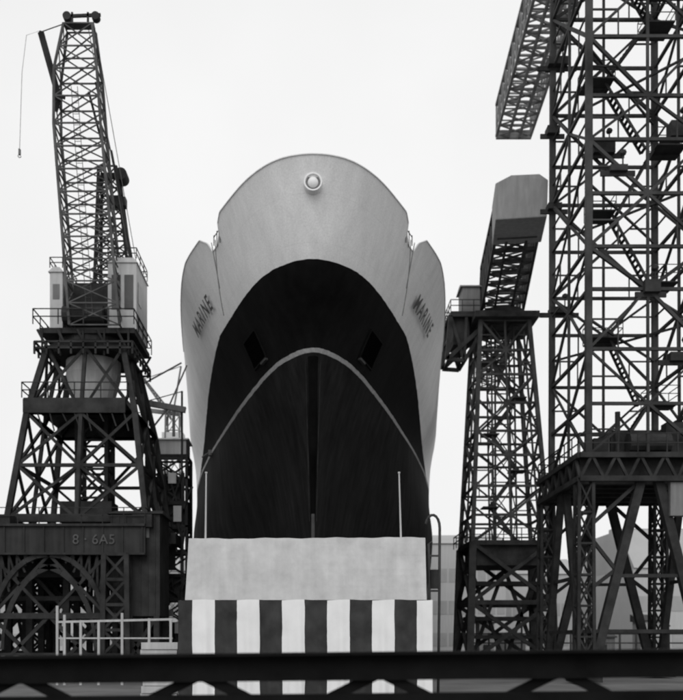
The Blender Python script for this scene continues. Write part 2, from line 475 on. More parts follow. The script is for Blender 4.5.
for zi, z in enumerate(rowsz):
    amp = .02 + .05 * (1 - z / 4.08)
    for (x, y, d) in samples:
        wv = amp * (math.sin(d * 7.08 + .8 * math.sin(d * .9)) + .6 * math.sin(d * 15.3 + 1 + z * .4) + .3 * math.sin(d * 3.1 + z)) - .02
        V.append((x + (-wv if x < -5.3 and y > 35.6 else (wv if x > 4.7 and y > 35.6 else 0)), y - (wv if y < 35.6 else 0), z + (.02 * math.sin(d * 3.3) if zi == len(rowsz) - 1 else 0)))
        U.append(((d - front0 - 0.555) / (0.8875 * 2) + 10, z / 4))
W = len(samples)
for r_ in range(len(rowsz) - 1):
    for i in range(W - 1):
        F.append((r_ * W + i, r_ * W + i + 1, (r_ + 1) * W + i + 1, (r_ + 1) * W + i))
me.from_pydata([tuple(Vector(v) - lp.location) for v in V], [], F)
ul = me.uv_layers.new(name='UVMap')
for lpz in me.loops: ul.data[lpz.index].uv = U[lpz.vertex_index]
me.materials.append(M_str)
for q in me.polygons: q.use_smooth = True
o = bpy.data.objects.new('striped_cloth', me); COL.objects.link(o); o.parent = lp
p = MB(); p.box(-5.2, 4.6, 35.75, 42.5, 3.7, 4.0)
for x in (-4.9, -1.7, 1.5, 4.3):
    for y in (36, 39, 42): p.beam((x, y, 0), (x, y, 3.7), .25)
p.build('platform_frame', M_wood, lp)
for (x, y, h, lean) in ((3.62, 37, 2.75, -.08), (-4.42, 37, 2.75, .03)):
    q = MB(); q.tube([(x, y, 6.5), (x + lean, y, 6.6 + h)], .04, 8, .028); q.tube([(x + lean, y, 6.6 + h), (x + lean, y, 6.66 + h)], .05, 8)
    fp = thing('pole', (x, y, 6.55), 'thin pale pole standing on the launching platform', 'pole', 'poles on the platform')
    q.build('pole_shaft', M_light, fp)

gp = thing('standpipe', (5.3, 38.5, 0), 'curved dark hose standpipe beside the platform', 'standpipe')
q = MB(); pts = [(5.35, 38.5, 0), (5.4, 38.5, 4), (5.42, 38.5, 7.0)]
for k in range(9):
    a = k / 8 * math.pi * .9; pts.append((5.12 + .3 * math.cos(a), 38.5, 7.3 + .55 * math.sin(a)))
q.tube(pts, .06, 8); q.build('bent_pipe', M_steel2, gp, smooth=True)
q = MB(); q.tube([(5.0, 38.5, 4.0), (4.95, 38.5, 6.6), (5.1, 38.5, 6.7)], .05, 6); q.beam((4.95, 38.5, 4.6), (5.4, 38.5, 4.6), .08); q.beam((4.95, 38.5, 6.1), (5.4, 38.5, 6.1), .08)
q.build('hose_bracket', M_steel2, gp)
q = MB(); q.tube([(5.2, 38.5, 4.7), (5.2, 38.5, 5.5)], .2, 10); q.build('valve', M_steel, gp)

# ------------------------------------------------------------------ right near tower crane
rnd = random.Random(3)
rc = thing('hammerhead_crane', (19.35, 56, 0), 'tall dark lattice tower crane with long overhead jib', 'crane')
M_tow = mat('tower_steel', 0.042, 0.8, 0.7, 0.35)
t = MB()
lattice(t, sq(19.35, 56, 3.45, 4.0, 13.2), sq(19.35, 56, 3.35, 3.9, 52.5), 13, .36, .15, mid='k', jit=.2)
for k in range(0, 11, 2):
    z = 13.2 + k * 3.93
    t.beam((15.95, 52.05, z), (22.75, 60, z), .12); t.beam((22.75, 52.05, z), (15.95, 60, z), .12)
t.build('tower', M_tow, rc)
sz = 13.6; k = 0
while sz < 49:
    t = MB()
    hgt = rnd.uniform(2.9, 4.6); z = sz
    sg = 1 if k % 2 else -1
    cx_ = 19.4 + rnd.uniform(-.4, .4); hw = rnd.uniform(.9, 1.3)
    lx = cx_ - hw * sg; x0 = min(lx, lx - 1.3 * sg); x1_ = x0 + rnd.uniform(1.3, 2.0)
    zl = z + hgt
    t.box(x0, x1_, 54.4, 56.2, zl - .08, zl)
    for y in (54.9, 55.6): t.beam((cx_ + hw * sg, y, z), (cx_ - hw * sg, y, zl - .05), .06, .16)
    for q in range(14):
        u = q / 14; t.box(cx_ + hw * sg - 2 * hw * sg * u - .1, cx_ + hw * sg - 2 * hw * sg * u + .1, 54.9, 55.6, z + hgt * u, z + .025 + hgt * u)
    rail_ring(t, [(x0, 54.4, zl), (x1_, 54.4, zl), (x1_, 56.2, zl), (x0, 56.2, zl)], 1.0, .04, 1.2)
    t.beam((x0, 55.5, zl - .1), (x1_, 55.5, zl - .1), .12)
    t.build('stair_flight', M_tow, rc)
    sz += hgt; k += 1
for (x, y, z, a, b_, c) in ((17.3, 52.0, 45.5, 1.0, .8, .7), (20.2, 52.2, 39.8, 1.5, .8, .6), (16.2, 59.8, 40.5, 1.3, 1, .5), (19.2, 59.6, 34.6, 1.4, .8, .8), (21.5, 53, 32, 1.1, .8, .9), (16.4, 60, 24.2, 1.3, .8, .4), (19.5, 52, 22.5, .9, .8, .7), (16, 59.8, 31, .9, .8, .4), (15.9, 59.8, 36, .8, .8, .5), (17.6, 52, 29.5, 1.0, .6, .35), (21.2, 52.1, 18.6, 1.2, .6, .5)):
    t = MB(); t.box(x - a / 2, x + a / 2, y - b_ / 2, y + b_ / 2, z, z + c); t.beam((x - a, y, z - .05), (x + a, y, z - .05), .12, .3)
    t.beam((x + a * .3, y, z + c - .05), (x + a * .3, y, z + c + .9), .07); t.tube([(x + a * .3, y, z + c + .8), (x + a * .3 - .1, y - .2, z + c + .8)], .22, 8, .12)
    t.build('lamp_bracket', M_steel, rc)
t = MB()
x0, x1, y0, y1 = 15.2, 23.5, 51.3, 60.7
for (a, b_) in (((x0, y0), (x1, y0)), ((x1, y0), (x1, y1)), ((x1, y1), (x0, y1)), ((x0, y1), (x0, y0))):
    t.beam((*a, 13.05), (*b_, 13.05), .3, .3); t.beam((*a, 11.7), (*b_, 11.7), .3, .3)
    for k in range(6):
        p0 = lerp((*a, 0), (*b_, 0), k / 6); p1 = lerp((*a, 0), (*b_, 0), (k + 1) / 6); pm = (p0 + p1) / 2
        t.beam((p0.x, p0.y, 11.7), (pm.x, pm.y, 13.05), .16); t.beam((pm.x, pm.y, 13.05), (p1.x, p1.y, 11.7), .16)
t.box(x0 + .2, x1 - .2, y0 + .2, y1 - .2, 13.1, 13.2)
for y in (52.2, 53.6, 55.2, 56.8, 58.8): t.box(x0 + .2, x1 - .2, y - .2, y + .2, 11.5, 13.1)
rail_ring(t, [(x0, y0, 13.2), (x1, y0, 13.2), (x1, y1, 13.2), (x0, y1, 13.2)], 1.1, .06, 1.4)
t.build('portal_platform', M_steel, rc)
t = MB()
for (x, y) in ((15.6, 51.8), (23.1, 51.8), (15.6, 60.2), (23.1, 60.2)):
    lattice(t, sq(x, y, .45, .45, .9), sq(x, y, .4, .4, 11.6), 6, .18, .09)
    t.box(x - .7, x + .7, y - 1.2, y + 1.2, .1, .9)
for y in (51.8, 60.2):
    for sg in (-1, 1):
        t.beam((19.35 + sg * .5, y, 11.7), (19.35 + sg * 3.3, y, .6), .5, .45)
        t.beam((19.35 + sg * 1.9, y, 6.5), (19.35 + sg * 3.7, y, 8.8), .2); t.beam((19.35 + sg * 1.6, y, 6.8), (19.35 + sg * 3.7, y, 5.2), .2)
        t.beam((19.35 + sg * .6, y, 11.6), (19.35 + sg * 3.7, y, 8.8), .2)
    t.beam((17.4, y, 6.2), (21.3, y, 6.2), .2); t.beam((15.7, y, 3.0), (23, y, 3.0), .22)
for x in (15.6, 23.1):
    for sg in (-1, 1):
        t.beam((x, 56 + sg * .5, 11.7), (x, 56 + sg * 3.9, .8), .4, .4)
    t.beam((x, 53.6, 6.2), (x, 58.4, 6.2), .2); t.beam((x, 51.8, 3.0), (x, 60.2, 3.0), .2)
t.build('portal_leg', M_steel, rc)
t = MB(); t.box(17.6, 22.6, 53.2, 57.2, 13.2, 14.9); t.tube([(18.4, 52.6, 14.0), (20.8, 52.6, 14.0)], .6, 14); t.box(20.6, 22.1, 52.5, 53.3, 13.2, 15.2)
t.tube([(17.9, 52.9, 13.2), (17.9, 52.9, 15.9)], .16, 8); t.beam((17.9, 52.9, 15.7), (18.8, 52.9, 14.6), .12); t.beam((17.9, 52.9, 15.3), (17.1, 52.9, 14.3), .12)
t.box(16.4, 17.3, 52.6, 53.6, 13.2, 14.3)
t.build('winch', M_steel, rc)
t = MB(); t.box(20.4, 22.2, 51.35, 51.9, 9.6, 11.5); t.build('switch_cabin', M_mid, rc)
t = MB()
def jq(y, w, z0, z1):
    cx = 18.3 + (y - 56) * (1.75 / 34)
    return [(cx - w, y, z0), (cx + w, y, z0), (cx + w, y, z1), (cx - w, y, z1)]
lattice(t, jq(40, 1.7, 52.9, 56), jq(90, 1.7, 52.9, 56), 26, .24, .12)
for k in range(52):
    y = 40 + k * 50 / 52; cx = 18.3 + (y - 56) * (1.75 / 34)
    t.beam((cx - 1.7, y, 52.8), (cx + 1.7, y, 52.8), .10)
for sg in (-1, 1):
    t.beam((17.475 + sg * .55, 40, 52.75), (20.05 + sg * .55, 90, 52.75), .22, .3)
t.box(18.3, 21.8, 89.8, 90.1, 52.6, 53.4)
t.build('jib', mat('pale_jib_steel', .22, .7, .5, .8), rc)
t = MB(); t.box(16.2, 20.5, 38.5, 43, 52.3, 56.5); t.build('counterweight', M_mid, rc)
t = MB(); t.box(15.8, 22.9, 52.2, 59.8, 52.45, 52.8); rail_ring(t, [(15.8, 52.2, 52.8), (22.9, 52.2, 52.8), (22.9, 59.8, 52.8), (15.8, 59.8, 52.8)], 1.1, .06)
t.build('slewing_platform', M_steel, rc)

# ------------------------------------------------------------------ right far hammerhead crane
mc = thing('hammerhead_crane', (16.8, 80, 0), 'lattice crane with boxy counterweight pointing outward over the slipway', 'crane')
t = MB()
lattice(t, sq(16.9, 80, 3.3, 3.3, 10.8), sq(16.6, 80, 2.1, 2.1, 30.2), 8, .34, .16, mid='k', jit=.15)
lattice(t, sq(16.9, 80, 1.0, 1.0, 10.8), sq(16.6, 80, 1.0, 1.0, 30.2), 7, .14, .08, x=False)
t.build('tower', M_steel2, mc)
t = MB()
lattice(t, sq(16.9, 80, 3.6, 3.6, .6), sq(16.9, 80, 3.3, 3.3, 10.8), 2, .6, .32, mid=False)
for (x, y) in ((13.3, 76.4), (20.5, 76.4), (13.3, 83.6), (20.5, 83.6)): t.box(x - .6, x + .6, y - 1.4, y + 1.4, .05, 1.0)
t.box(13.4, 20.4, 76.5, 83.5, 10.6, 10.9)
t.box(14, 19.8, 77, 83, 8.9, 10.6)
rail_ring(t, sq(16.9, 80, 3.8, 3.8, 10.9), 1.1, .07)
for z in (2.6, 4.2, 7.3): t.box(13.5, 20.3, 79, 81, z, z + .35)
for (xa, xb) in ((14, 17), (17, 20)): t.beam((xa, 80, .5), (xb, 80, 8.9), .3); t.beam((xb, 80, .5), (xa, 80, 8.9), .3)
t.build('portal', M_steel, mc)
t = MB()
for k in range(6):
    z = 11.0 + k * 3.2; sgn = 1 if k % 2 else -1
    t.beam((16.8 - sgn * 1.2, 79.2, z), (16.8 + sgn * 1.2, 79.2, z + 3.2), .12, .35)
    t.box(16.1 + sgn * 1.2, 17.5 + sgn * 1.2, 78.7, 80.2, z + 3.1, z + 3.2)
t.build('stair', M_steel2, mc)
t = MB()
t.box(13.9, 19.4, 77, 83, 30.2, 30.7); t.tube([(16.75, 80, 30.7), (16.75, 80, 31.5)], 2.0, 24)
for y in (78.6, 81.4):
    t.beam((12.0, y, 30.9), (15, y, 30.9), .35, .4)
    t.beam((12.0, y, 30.8), (11.7, y, 27.0), .35); t.beam((11.7, y, 27.0), (15.2, y, 30.2), .35)
    t.beam((11.7, y, 27.0), (13.2, y, 26.9), .3); t.beam((13.2, y, 26.9), (15.2, y, 30.2), .3); t.beam((12, y, 30.8), (13.2, y, 26.9), .25)
    t.beam((13.4, y, 30.9), (13.2, y, 26.9), .25)
for z in (27.1, 29, 30.8): t.beam((11.9, 78.6, z), (11.9, 81.4, z), .2)
t.box(12.0, 15, 78.4, 81.6, 31.0, 31.15); t.box(12.3, 13.7, 78.9, 81.1, 28.4, 30.8)
rail_ring(t, [(12.0, 78.4, 31.15), (15, 78.4, 31.15), (15, 81.6, 31.15), (12, 81.6, 31.15)], 1.0, .06, 1)
t.build('slewing_platform', M_steel, mc)
t = MB(); t.box(13.1, 14.6, 78.8, 81, 31.15, 33.4); t.prism([(12.9, 78.6, 33.4), (14.8, 78.6, 33.4), (14.8, 81.2, 33.4), (12.9, 81.2, 33.4)], [(13.0, 79.6, 33.9), (14.7, 79.6, 33.9), (14.7, 80.2, 33.9), (13.0, 80.2, 33.9)])
t.build('machine_house', M_mid, mc)
t = MB()
def jm(y, w, z0, z1):
    cx = 16.8 + (y - 80) * (2.2 / 16)
    return [(cx - w, y + w * .13, z0), (cx + w, y - w * .13, z0), (cx + w, y - w * .13, z1), (cx - w, y + w * .13, z1)]
lattice(t, jm(65.5, 1.5, 31.7, 34.4), jm(80, 1.8, 31.7, 35.6), 7, .22, .12)
lattice(t, jm(80, 1.8, 31.7, 35.6), jm(104, 1.2, 31.7, 33.2), 10, .2, .10)
for k in range(9):
    y = 65 + k * 2; q_ = jm(y, 1.4, 31.6, 32); t.beam(q_[0], q_[1], .14, .2)
q0 = jm(65.5, .7, 31.6, 32); q1 = jm(82, .7, 31.6, 32)
t.beam(q0[0], q1[0], .18, .2); t.beam(q0[1], q1[1], .18, .2)
t.build('jib', M_steel2, mc)
t = MB()
ca = math.atan2(2.2, 16)
def rot(x, y, z): return (14.65 + x * math.cos(ca) + y * math.sin(ca), 64 - x * math.sin(ca) + y * math.cos(ca), z)
front = [rot(-1.75, -1.6, 31.75), rot(1.75, -1.6, 31.75), rot(1.78, -2.0, 34.1), rot(1.2, -2.0, 34.55), rot(-.7, -2.0, 34.6), rot(-1.78, -2.0, 34.1)]
back = [rot(-1.75, 1.9, 31.5), rot(1.75, 1.9, 31.5), rot(1.78, 1.9, 34.3), rot(1.2, 1.9, 34.9), rot(-.7, 1.9, 34.9), rot(-1.78, 1.9, 34.3)]
t.prism(front, back)
cwt = t.build('counterweight', mat('counterweight_paint', .28, .7, .2, .6, streak=.6), mc)
bev = cwt.modifiers.new('b', 'BEVEL'); bev.width = .06; bev.segments = 2

# ------------------------------------------------------------------ left luffing crane
lc = thing('luffing_crane', (-15, 62, 0), 'dark lattice luffing crane with steep jib on spreading trestle', 'crane')
t = MB()
lattice(t, sq(-15, 62, 4.4, 4.9, 10.2), sq(-15, 62, 3.5, 3.8, 17.2), 2, .36, .18, mid=True)
lattice(t, sq(-15, 62, 3.5, 3.8, 17.2), sq(-15, 62, 2.5, 2.7, 21.8), 1, .36, .18, mid=True)
t.beam((-15, 57.2, 10.2), (-15, 58.5, 17.2), .3); t.beam((-15, 66.8, 10.2), (-15, 65.5, 17.2), .3)
lattice(t, sq(-15, 62, 1.0, 1.0, 10.2), sq(-15, 62, 1.0, 1.0, 18), 4, .25, .12)
t.box(-19.4, -10.6, 57.0, 57.4, 10.0, 10.5); t.box(-19.4, -10.6, 66.6, 67, 10.0, 10.5)
t.box(-16.6, -13.2, 59, 61, 10.2, 11.6)
for k in range(4):
    sx = (-1, 1, 1, -1)[k]; sy = (-1, -1, 1, 1)[k]
    t.box(-15 + sx * 4.4 - .6, -15 + sx * 4.4 + .6, 62 + sy * 4.9 - 1.3, 62 + sy * 4.9 + 1.3, 9.52, 10.3)
t.build('trestle', M_steel, lc)
t = MB()
zz, hx, hy = 18.0, 3.7, 3.9
t.box(-15 - hx, -15 + hx - .8, 62 - hy, 62 + hy, zz, zz + .15)
for s_ in (-1, 1): t.beam((-15 - hx, 62 + s_ * hy, zz - .4), (-15 + hx - .8, 62 + s_ * hy, zz - .4), .25, .9)
rail_ring(t, sq(-15.4, 62, hx - .3, hy, zz + .15), 1.0, .06)
for k in range(9): t.beam((-18.6 + k * .8, 58.1, 17.2), (-18.6 + k * .8 + .3, 58.1, 16.6 - (k % 3) * .3), .08)
t.build('walkway', M_steel, lc)
t = MB(); n = 20
def cir(r, z, cx=-15.1): return [(cx + r * math.cos(2 * math.pi * k / n), 62 + r * math.sin(2 * math.pi * k / n), z) for k in range(n)]
t.prism(cir(1.35, 18.7), cir(1.85, 20.6)); t.prism(cir(1.85, 20.61), cir(1.85, 21.6))
t.build('pivot_housing', M_light, lc)
DZ = -1.1
t = MB()
t.prism(cir(2.9, 22.8), cir(3.15, 23.3)); t.box(-18.1, -11.8, 59.5, 65, 23.9, 24.25)
t.prism(cir(2.4, 23.3), cir(2.4, 23.9))
rail_ring(t, sq(-15, 62, 3.3, 3.2, 24.25), 1.0, .06)
for s_ in (-1, 1):
    for x in (-17.5, -16.2, -14.9, -13.6, -12.3): t.beam((x, 62 + s_ * 2.6, 22.8), (x + .6 * s_, 62 + s_ * 2.9, 24.0), .14)
rail_ring(t, sq(-15, 62, 3.2, 3.2, 22.3), 0.8, .12, .8)
t.box(-16.6, -13.7, 60.5, 63.5, 24.25, 27.6)
t.tube([(-16.6, 59.9, 25.2), (-13.9, 59.9, 25.2)], .6, 14)
for x in (-17.9, -16.7, -15.2, -13.8, -12.2): t.beam((x, 59.5, 24.2), (x, 59.5, 22.4), .12)
t.build('slewing_platform', M_steel, lc, shift=DZ)
for (x0, x1, z0, z1, y0, y1) in ((-13.65, -11.75, 24.3, 28.7, 59.9, 63.8), (-17.6, -16.75, 24.3, 28.2, 60.2, 63.8)):
    t = MB(); t.box(x0, x1, y0, y1, z0, z1)
    t.prism([(x0 - .1, y0 - .1, z1), (x1 + .1, y0 - .1, z1), (x1 + .1, y1 + .1, z1), (x0 - .1, y1 + .1, z1)], [(x0 + .2, y0, z1 + .35), (x1 - .2, y0, z1 + .35), (x1 - .2, y1, z1 + .35), (x0 + .2, y1, z1 + .35)])
    t.build('machine_house', M_light, lc, shift=DZ)
    w = (x1 - x0)
    wl = [(x0 + .25, x0 + .85, y0 - .03, y0 + .02, 25.6, 27.9), (x1 - .8, x1 - .2, y0 - .03, y0 + .02, 25.6, 27.9), (x1 - .04, x1 + .03, y0 + .5, y0 + 1.6, 26.2, 27.6)] if w > 1.2 else [(x0 + .2, x1 - .2, y0 - .03, y0 + .02, 26.4, 27.4)]
    for b in wl:
        t = MB(); t.box(*b); t.build('window', M_win if w > 1.2 else M_mid, lc, shift=DZ)
    t = MB(); rail_ring(t, [(x0, y0, z1 + .3), (x1, y0, z1 + .3), (x1, y1, z1 + .3), (x0, y1, z1 + .3)], .7, .05, 1); t.build('roof_railing', M_steel, lc, shift=DZ)
t = MB()
B0 = sq(-14.35, 60.0, 1.65, .9, 23.2); B1 = sq(-15.1, 58.5, 1.5, .9, 35.6); B2 = sq(-15.0, 57.6, 1.35, .8, 38.6); B3 = sq(-14.75, 56.9, .9, .45, 41.2)
lattice(t, B0, B1, 9, .16, .07); lattice(t, B1, B2, 2, .15, .07, first=False); lattice(t, B2, B3, 2, .14, .065, first=False)
t.box(-15.7, -13.8, 56.5, 57.1, 41.2, 41.3)
for k in range(14):
    a = lerp((-14.9, 59.2, 24), (-15.5, 57.7, 38), k / 14); b_ = lerp((-14.9, 59.2, 24), (-15.5, 57.7, 38), (k + 1) / 14)
    t.beam(a, b_, .035); t.beam(a + Vector((.4, 0, 0)), b_ + Vector((.4, 0, 0)), .035)
    for q in range(3): c = lerp(a, b_, q / 3); t.beam(c, c + Vector((.4, 0, 0)), .025)
t.build('jib', M_jibl, lc)
t = MB()
t.beam((-15.75, 56.8, 41.85), (-13.4, 56.8, 41.95), .12, .18)
for x in (-15.2, -14.2): t.beam((x, 56.8, 41.3), (x, 56.8, 42.1), .12)
for x in (-15.5, -13.7): t.tube([(x, 56.6, 41.8), (x, 57.0, 41.8)], .26, 14)
t.build('head_sheave', M_steel, lc)
t = MB()
t.beam((-16.2, 57.6, 37.0), (-17.15, 56.7, 40.8), .30, .28); t.beam((-16.3, 57.6, 37.0), (-16.5, 57.7, 36.4), .2)
t.beam((-17.15, 56.7, 40.8), (-15.4, 56.8, 41.5), .045)
t.beam((-16.4, 57.6, 37.4), (-15.9, 57.8, 37.3), .15)
t.build('lever_arm', M_steel, lc)
t = MB()
lattice(t, sq(-13.7, 63.2, 1.5, 1.2, 23.2), sq(-14.1, 62.2, .6, .5, 35.0), 8, .18, .08)
t.beam((-12.2, 61, 27.9), (-13.9, 62, 36.2), .16); t.beam((-14.1, 62.2, 35.0), (-14.6, 58.6, 38.2), .12); t.beam((-13.7, 62.2, 35.0), (-14.0, 57.9, 38.4), .08)
t.beam((-14.8, 62.2, 34.4), (-12.9, 62.2, 34.6), .25)
t.build('a_frame', M_steel, lc)
t = MB(); t.tube([(-13.2, 61.7, 34.5), (-13.2, 62.7, 34.5)], .42, 16); t.build('winding_drum', M_steel, lc)
t = MB(); t.box(-14.1, -12.9, 61.9, 62.5, 32.4, 33.0); t.build('limit_box', M_steel, lc)
for x in (-12.0, -12.4):
    t = MB(); t.tube([(x, 61.5, 27.9), (x - 1.9, 57, 41.7)], .025, 5); t.build('luffing_rope', M_rope, lc)
t = MB()
t.tube([(-17.15, 56.7, 40.9), (-17.95, 56.4, 40.4), (-18.2, 56.3, 38.0)], .014, 5)
t.tube([(-18.2, 56.3, 38.0), (-18.35, 56.3, 33.2)], .016, 5)
t.build('hoist_rope', M_rope, lc)
t = MB(); t.box(-18.40, -18.30, 56.2, 56.4, 32.85, 33.2)
t.tube([(-18.35 + .1 * math.cos(a), 56.3, 32.78 + .1 * math.sin(a)) for a in np.linspace(1.6, 6.0, 9)], .025, 6)
t.build('hook', M_mid, lc)

# crane runway bridge
rb = thing('runway_bridge', (-17, 56, 0), 'heavy dark riveted girder bridge carrying the crane track', 'girder bridge')
M_gird = mat('girder_steel', .030, .75, .5, .8, streak=.5)
for (y0, y1) in ((55.8, 56.1), (67.8, 68.1)):
    t = MB()
    t.box(-34, -10.4, y0, y1, 7.9, 9.55); t.box(-34, -10.4, y0 - .2, y1 + .2, 9.55, 9.7); t.box(-34, -10.4, y0 - .2, y1 + .2, 7.78, 7.9)
    for k in range(20): t.box(-33.8 + k * 1.22, -33.72 + k * 1.22, y0 - .08, y0, 7.9, 9.55)
    t.build('girder', M_gird, rb)
t = MB(); t.box(-34, -10.4, 56.3, 67.8, 9.3, 9.5)
rail_ring(t, [(-34, 55.7, 9.7), (-10.4, 55.7, 9.7), (-10.4, 68, 9.7), (-34, 68, 9.7)], 1.0, .05, 1.3)
t.build('track_deck', M_steel, rb)
for y in (56, 67.9):
    t = MB()
    for x in (-29, -20.6, -12.2):
        lattice(t, sq(x, y, .8, .5, 0), sq(x, y, .7, .45, 7.8), 5, .3, .16)
    for (xa, sg) in ((-29, 1), (-20.6, -1), (-20.6, 1), (-12.2, -1)):
        for (dr_, wd) in ((0, .42), (.7, .2)):
            pr = None
            for k in range(9):
                a = k / 8 * math.pi / 2
                p_ = Vector((xa + sg * (.6 + 3.5 * (1 - math.cos(a)) + dr_), y, 2.6 + 5.2 * math.sin(a) - dr_))
                if pr: t.beam(pr, p_, wd, .3)
                pr = p_
        for k in range(6):
            t.beam((xa + sg * (.7 + k * .5), y, 4.5 + k * .65), (xa + sg * (.7 + k * .5), y, 7.8), .14)
            t.beam((xa + sg * (.7 + k * .5), y, 7.8), (xa + sg * (1.2 + k * .5), y, 4.9 + k * .6), .12)
    for (xa, xb) in ((-20, -16.4), (-16.4, -12.8), (-29, -24.8), (-24.8, -21)):
        t.beam((xa, y, .3), (xb, y, 4), .22); t.beam((xb, y, .3), (xa, y, 4), .22)
        t.beam((xa, y, 4), (xb, y, 7.8), .18); t.beam((xb, y, 4), (xa, y, 7.8), .18)
    t.beam((-29, y, 4.0), (-12.2, y, 4.0), .36); t.beam((-29, y, 1.6), (-12.2, y, 1.6), .2)
    t.build('bridge_support', M_steel, rb)
for y in (58.5, 61.0, 64.5):
    t = MB()
    for x in (-24.6, -20.6, -18.4, -16.0, -14.0, -12.2): t.beam((x, y, 0), (x, y, 9.3), .4)
    t.beam((-24.6, y, .2), (-18.4, y, 7), .22); t.beam((-12.2, y, .2), (-18.4, y, 7), .22); t.beam((-25, y, 7.0), (-12, y, 7.0), .9); t.beam((-25, y, 5.2), (-12, y, 5.2), .3)
    t.build('cross_frame', M_steel, rb)
me = text_mesh('8 · 6A5', 0.85, .01, 1.05)
for v in me.vertices: v.co = Vector((-14.9 + v.co.x, 55.70 - v.co.z, 8.45 + v.co.y)) - rb.location
me.materials.append(mat('faded_number_paint', .085, .8, .4, 2.5)); ob = bpy.data.objects.new('painted_numbers', me); COL.objects.link(ob); ob.parent = rb

ds = thing('winch_house', (-11.2, 58, 0), 'dark steel clad winch house with stair beneath the crane', 'shed')
t = MB(); t.box(-12.7, -9.6, 56.4, 60, 4.0, 10.4); t.prism([(-12.9, 56.2, 10.4), (-9.4, 56.2, 10.4), (-9.4, 60.2, 10.4), (-12.9, 60.2, 10.4)], [(-12.7, 57.8, 10.8), (-9.6, 57.8, 10.8), (-9.6, 58.6, 10.8), (-12.7, 58.6, 10.8)])
for k in range(7): t.box(-12.65 + k * .45, -12.58 + k * .45, 56.34, 56.4, 4.0, 10.4)
t.build('cladding', M_steel, ds)
t = MB()
for (x, y) in ((-12.4, 56.5), (-9.8, 56.5), (-12.4, 59.9), (-9.8, 59.9)): t.beam((x, y, 0), (x, y, 4), .35)
t.beam((-12.4, 56.5, 0), (-9.8, 56.5, 4), .22); t.beam((-9.8, 56.5, 0), (-12.4, 56.5, 4), .22); t.box(-12.5, -9.7, 56.4, 60, 2.4, 2.6); t.box(-12.3, -10.7, 56.8, 58, 2.6, 4)
t.box(-11.8, -9.8, 57.2, 59, 0.05, 2.4)
t.build('frame', M_steel, ds)
for x in (-11.8, -10.7):
    t = MB(); t.box(x, x + .45, 56.28, 56.38, 8.9, 9.5); t.build('window', M_mid, ds)

# staging, cabins and boom between the crane and the ship
sg_ = thing('scaffold_tower', (-10.6, 70, 0), 'dense timber and tube staging tower with pale cabin and boom', 'scaffold')
t = MB(); lattice(t, sq(-11.1, 70, 1.45, 1.3, 0), sq(-11.1, 70, 1.45, 1.3, 16.6), 9, .2, .13)
for k in range(1, 9): t.box(-12.9, -9.55, 68.6, 71.4, k * 1.85, k * 1.85 + .16)
for k in range(64):
    z = rnd.uniform(.5, 14.5); x = rnd.uniform(-12.6, -9.8); t.beam((x, 68.6, z), (x + rnd.uniform(-.9, .9), 68.5, z + rnd.uniform(.6, 2.4)), .13)
t.box(-12.5, -11, 69, 71, 9.3, 11.0); t.box(-11.4, -9.7, 69, 71, 5.6, 7.3); t.box(-12.5, -10.6, 69, 71, 1.9, 3.6); t.box(-12.4, -10.2, 69, 71, 13, 14.5); t.box(-11.2, -9.6, 69, 71, 11.2, 12.8)
t.beam((-12.7, 68.7, 0), (-12.7, 68.7, 20.0), .22); t.beam((-10.0, 68.7, 0), (-10.0, 68.7, 21.5), .14)
t.build('staging', M_steel, sg_)
t = MB(); t.box(-12.7, -9.7, 68.8, 71, 16.7, 17.8); t.prism([(-12.9, 68.6, 17.8), (-9.5, 68.6, 17.8), (-9.5, 71.2, 17.8), (-12.9, 71.2, 17.8)], [(-12.8, 69.5, 18.1), (-9.6, 69.5, 18.1), (-9.6, 70, 18.1), (-12.8, 70, 18.1)])
t.build('cabin', M_light, sg_)
t = MB(); t.beam((-13.0, 68.5, 20.6), (-9.7, 68.5, 20.0), .36, .42); t.beam((-12.7, 68.5, 18), (-11, 68.5, 20.2), .12); t.beam((-10.0, 68.5, 21.4), (-12.9, 68.5, 20.6), .06)
t.beam((-11.0, 68.5, 20.2), (-9.6, 68.5, 23.4), .1); t.beam((-12.9, 68.5, 22.0), (-10.0, 68.5, 23.6), .1); t.beam((-10.6, 68.5, 18.0), (-10.6, 68.5, 20.1), .2)
t.build('boom', M_mid, sg_)
for (x, z, a, c) in ((-12.1, 12.2, .9, .8), (-11.1, 9.2, .8, .5), (-12.2, 6.3, .7, 1.1), (-11.0, 14.4, .6, .8), (-11.5, 4.3, .9, .5), (-10.6, 11.5, .6, 1.2), (-10.5, 3.0, .6, .8)):
    t = MB(); t.box(x, x + a, 68.36, 68.44, z, z + c); t.build('pale_board', M_mid if a > .75 else M_light, sg_)
fd = thing('derrick_crane', (-21, 120, 0), 'small distant derrick crane with slim jib', 'crane')
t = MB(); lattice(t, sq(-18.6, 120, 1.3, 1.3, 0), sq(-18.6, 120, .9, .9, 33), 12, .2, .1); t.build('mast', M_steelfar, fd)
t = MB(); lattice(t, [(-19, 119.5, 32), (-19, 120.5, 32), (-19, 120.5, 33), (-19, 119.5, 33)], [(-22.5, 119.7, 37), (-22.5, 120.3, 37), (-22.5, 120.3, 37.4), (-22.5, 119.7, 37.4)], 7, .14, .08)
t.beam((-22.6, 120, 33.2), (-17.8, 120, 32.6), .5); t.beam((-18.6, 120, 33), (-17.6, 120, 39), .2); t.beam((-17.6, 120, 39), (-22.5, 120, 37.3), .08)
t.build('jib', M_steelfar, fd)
t = MB(); t.box(-20, -17.2, 119, 121, 27, 30); t.build('cabin', M_shed, fd)

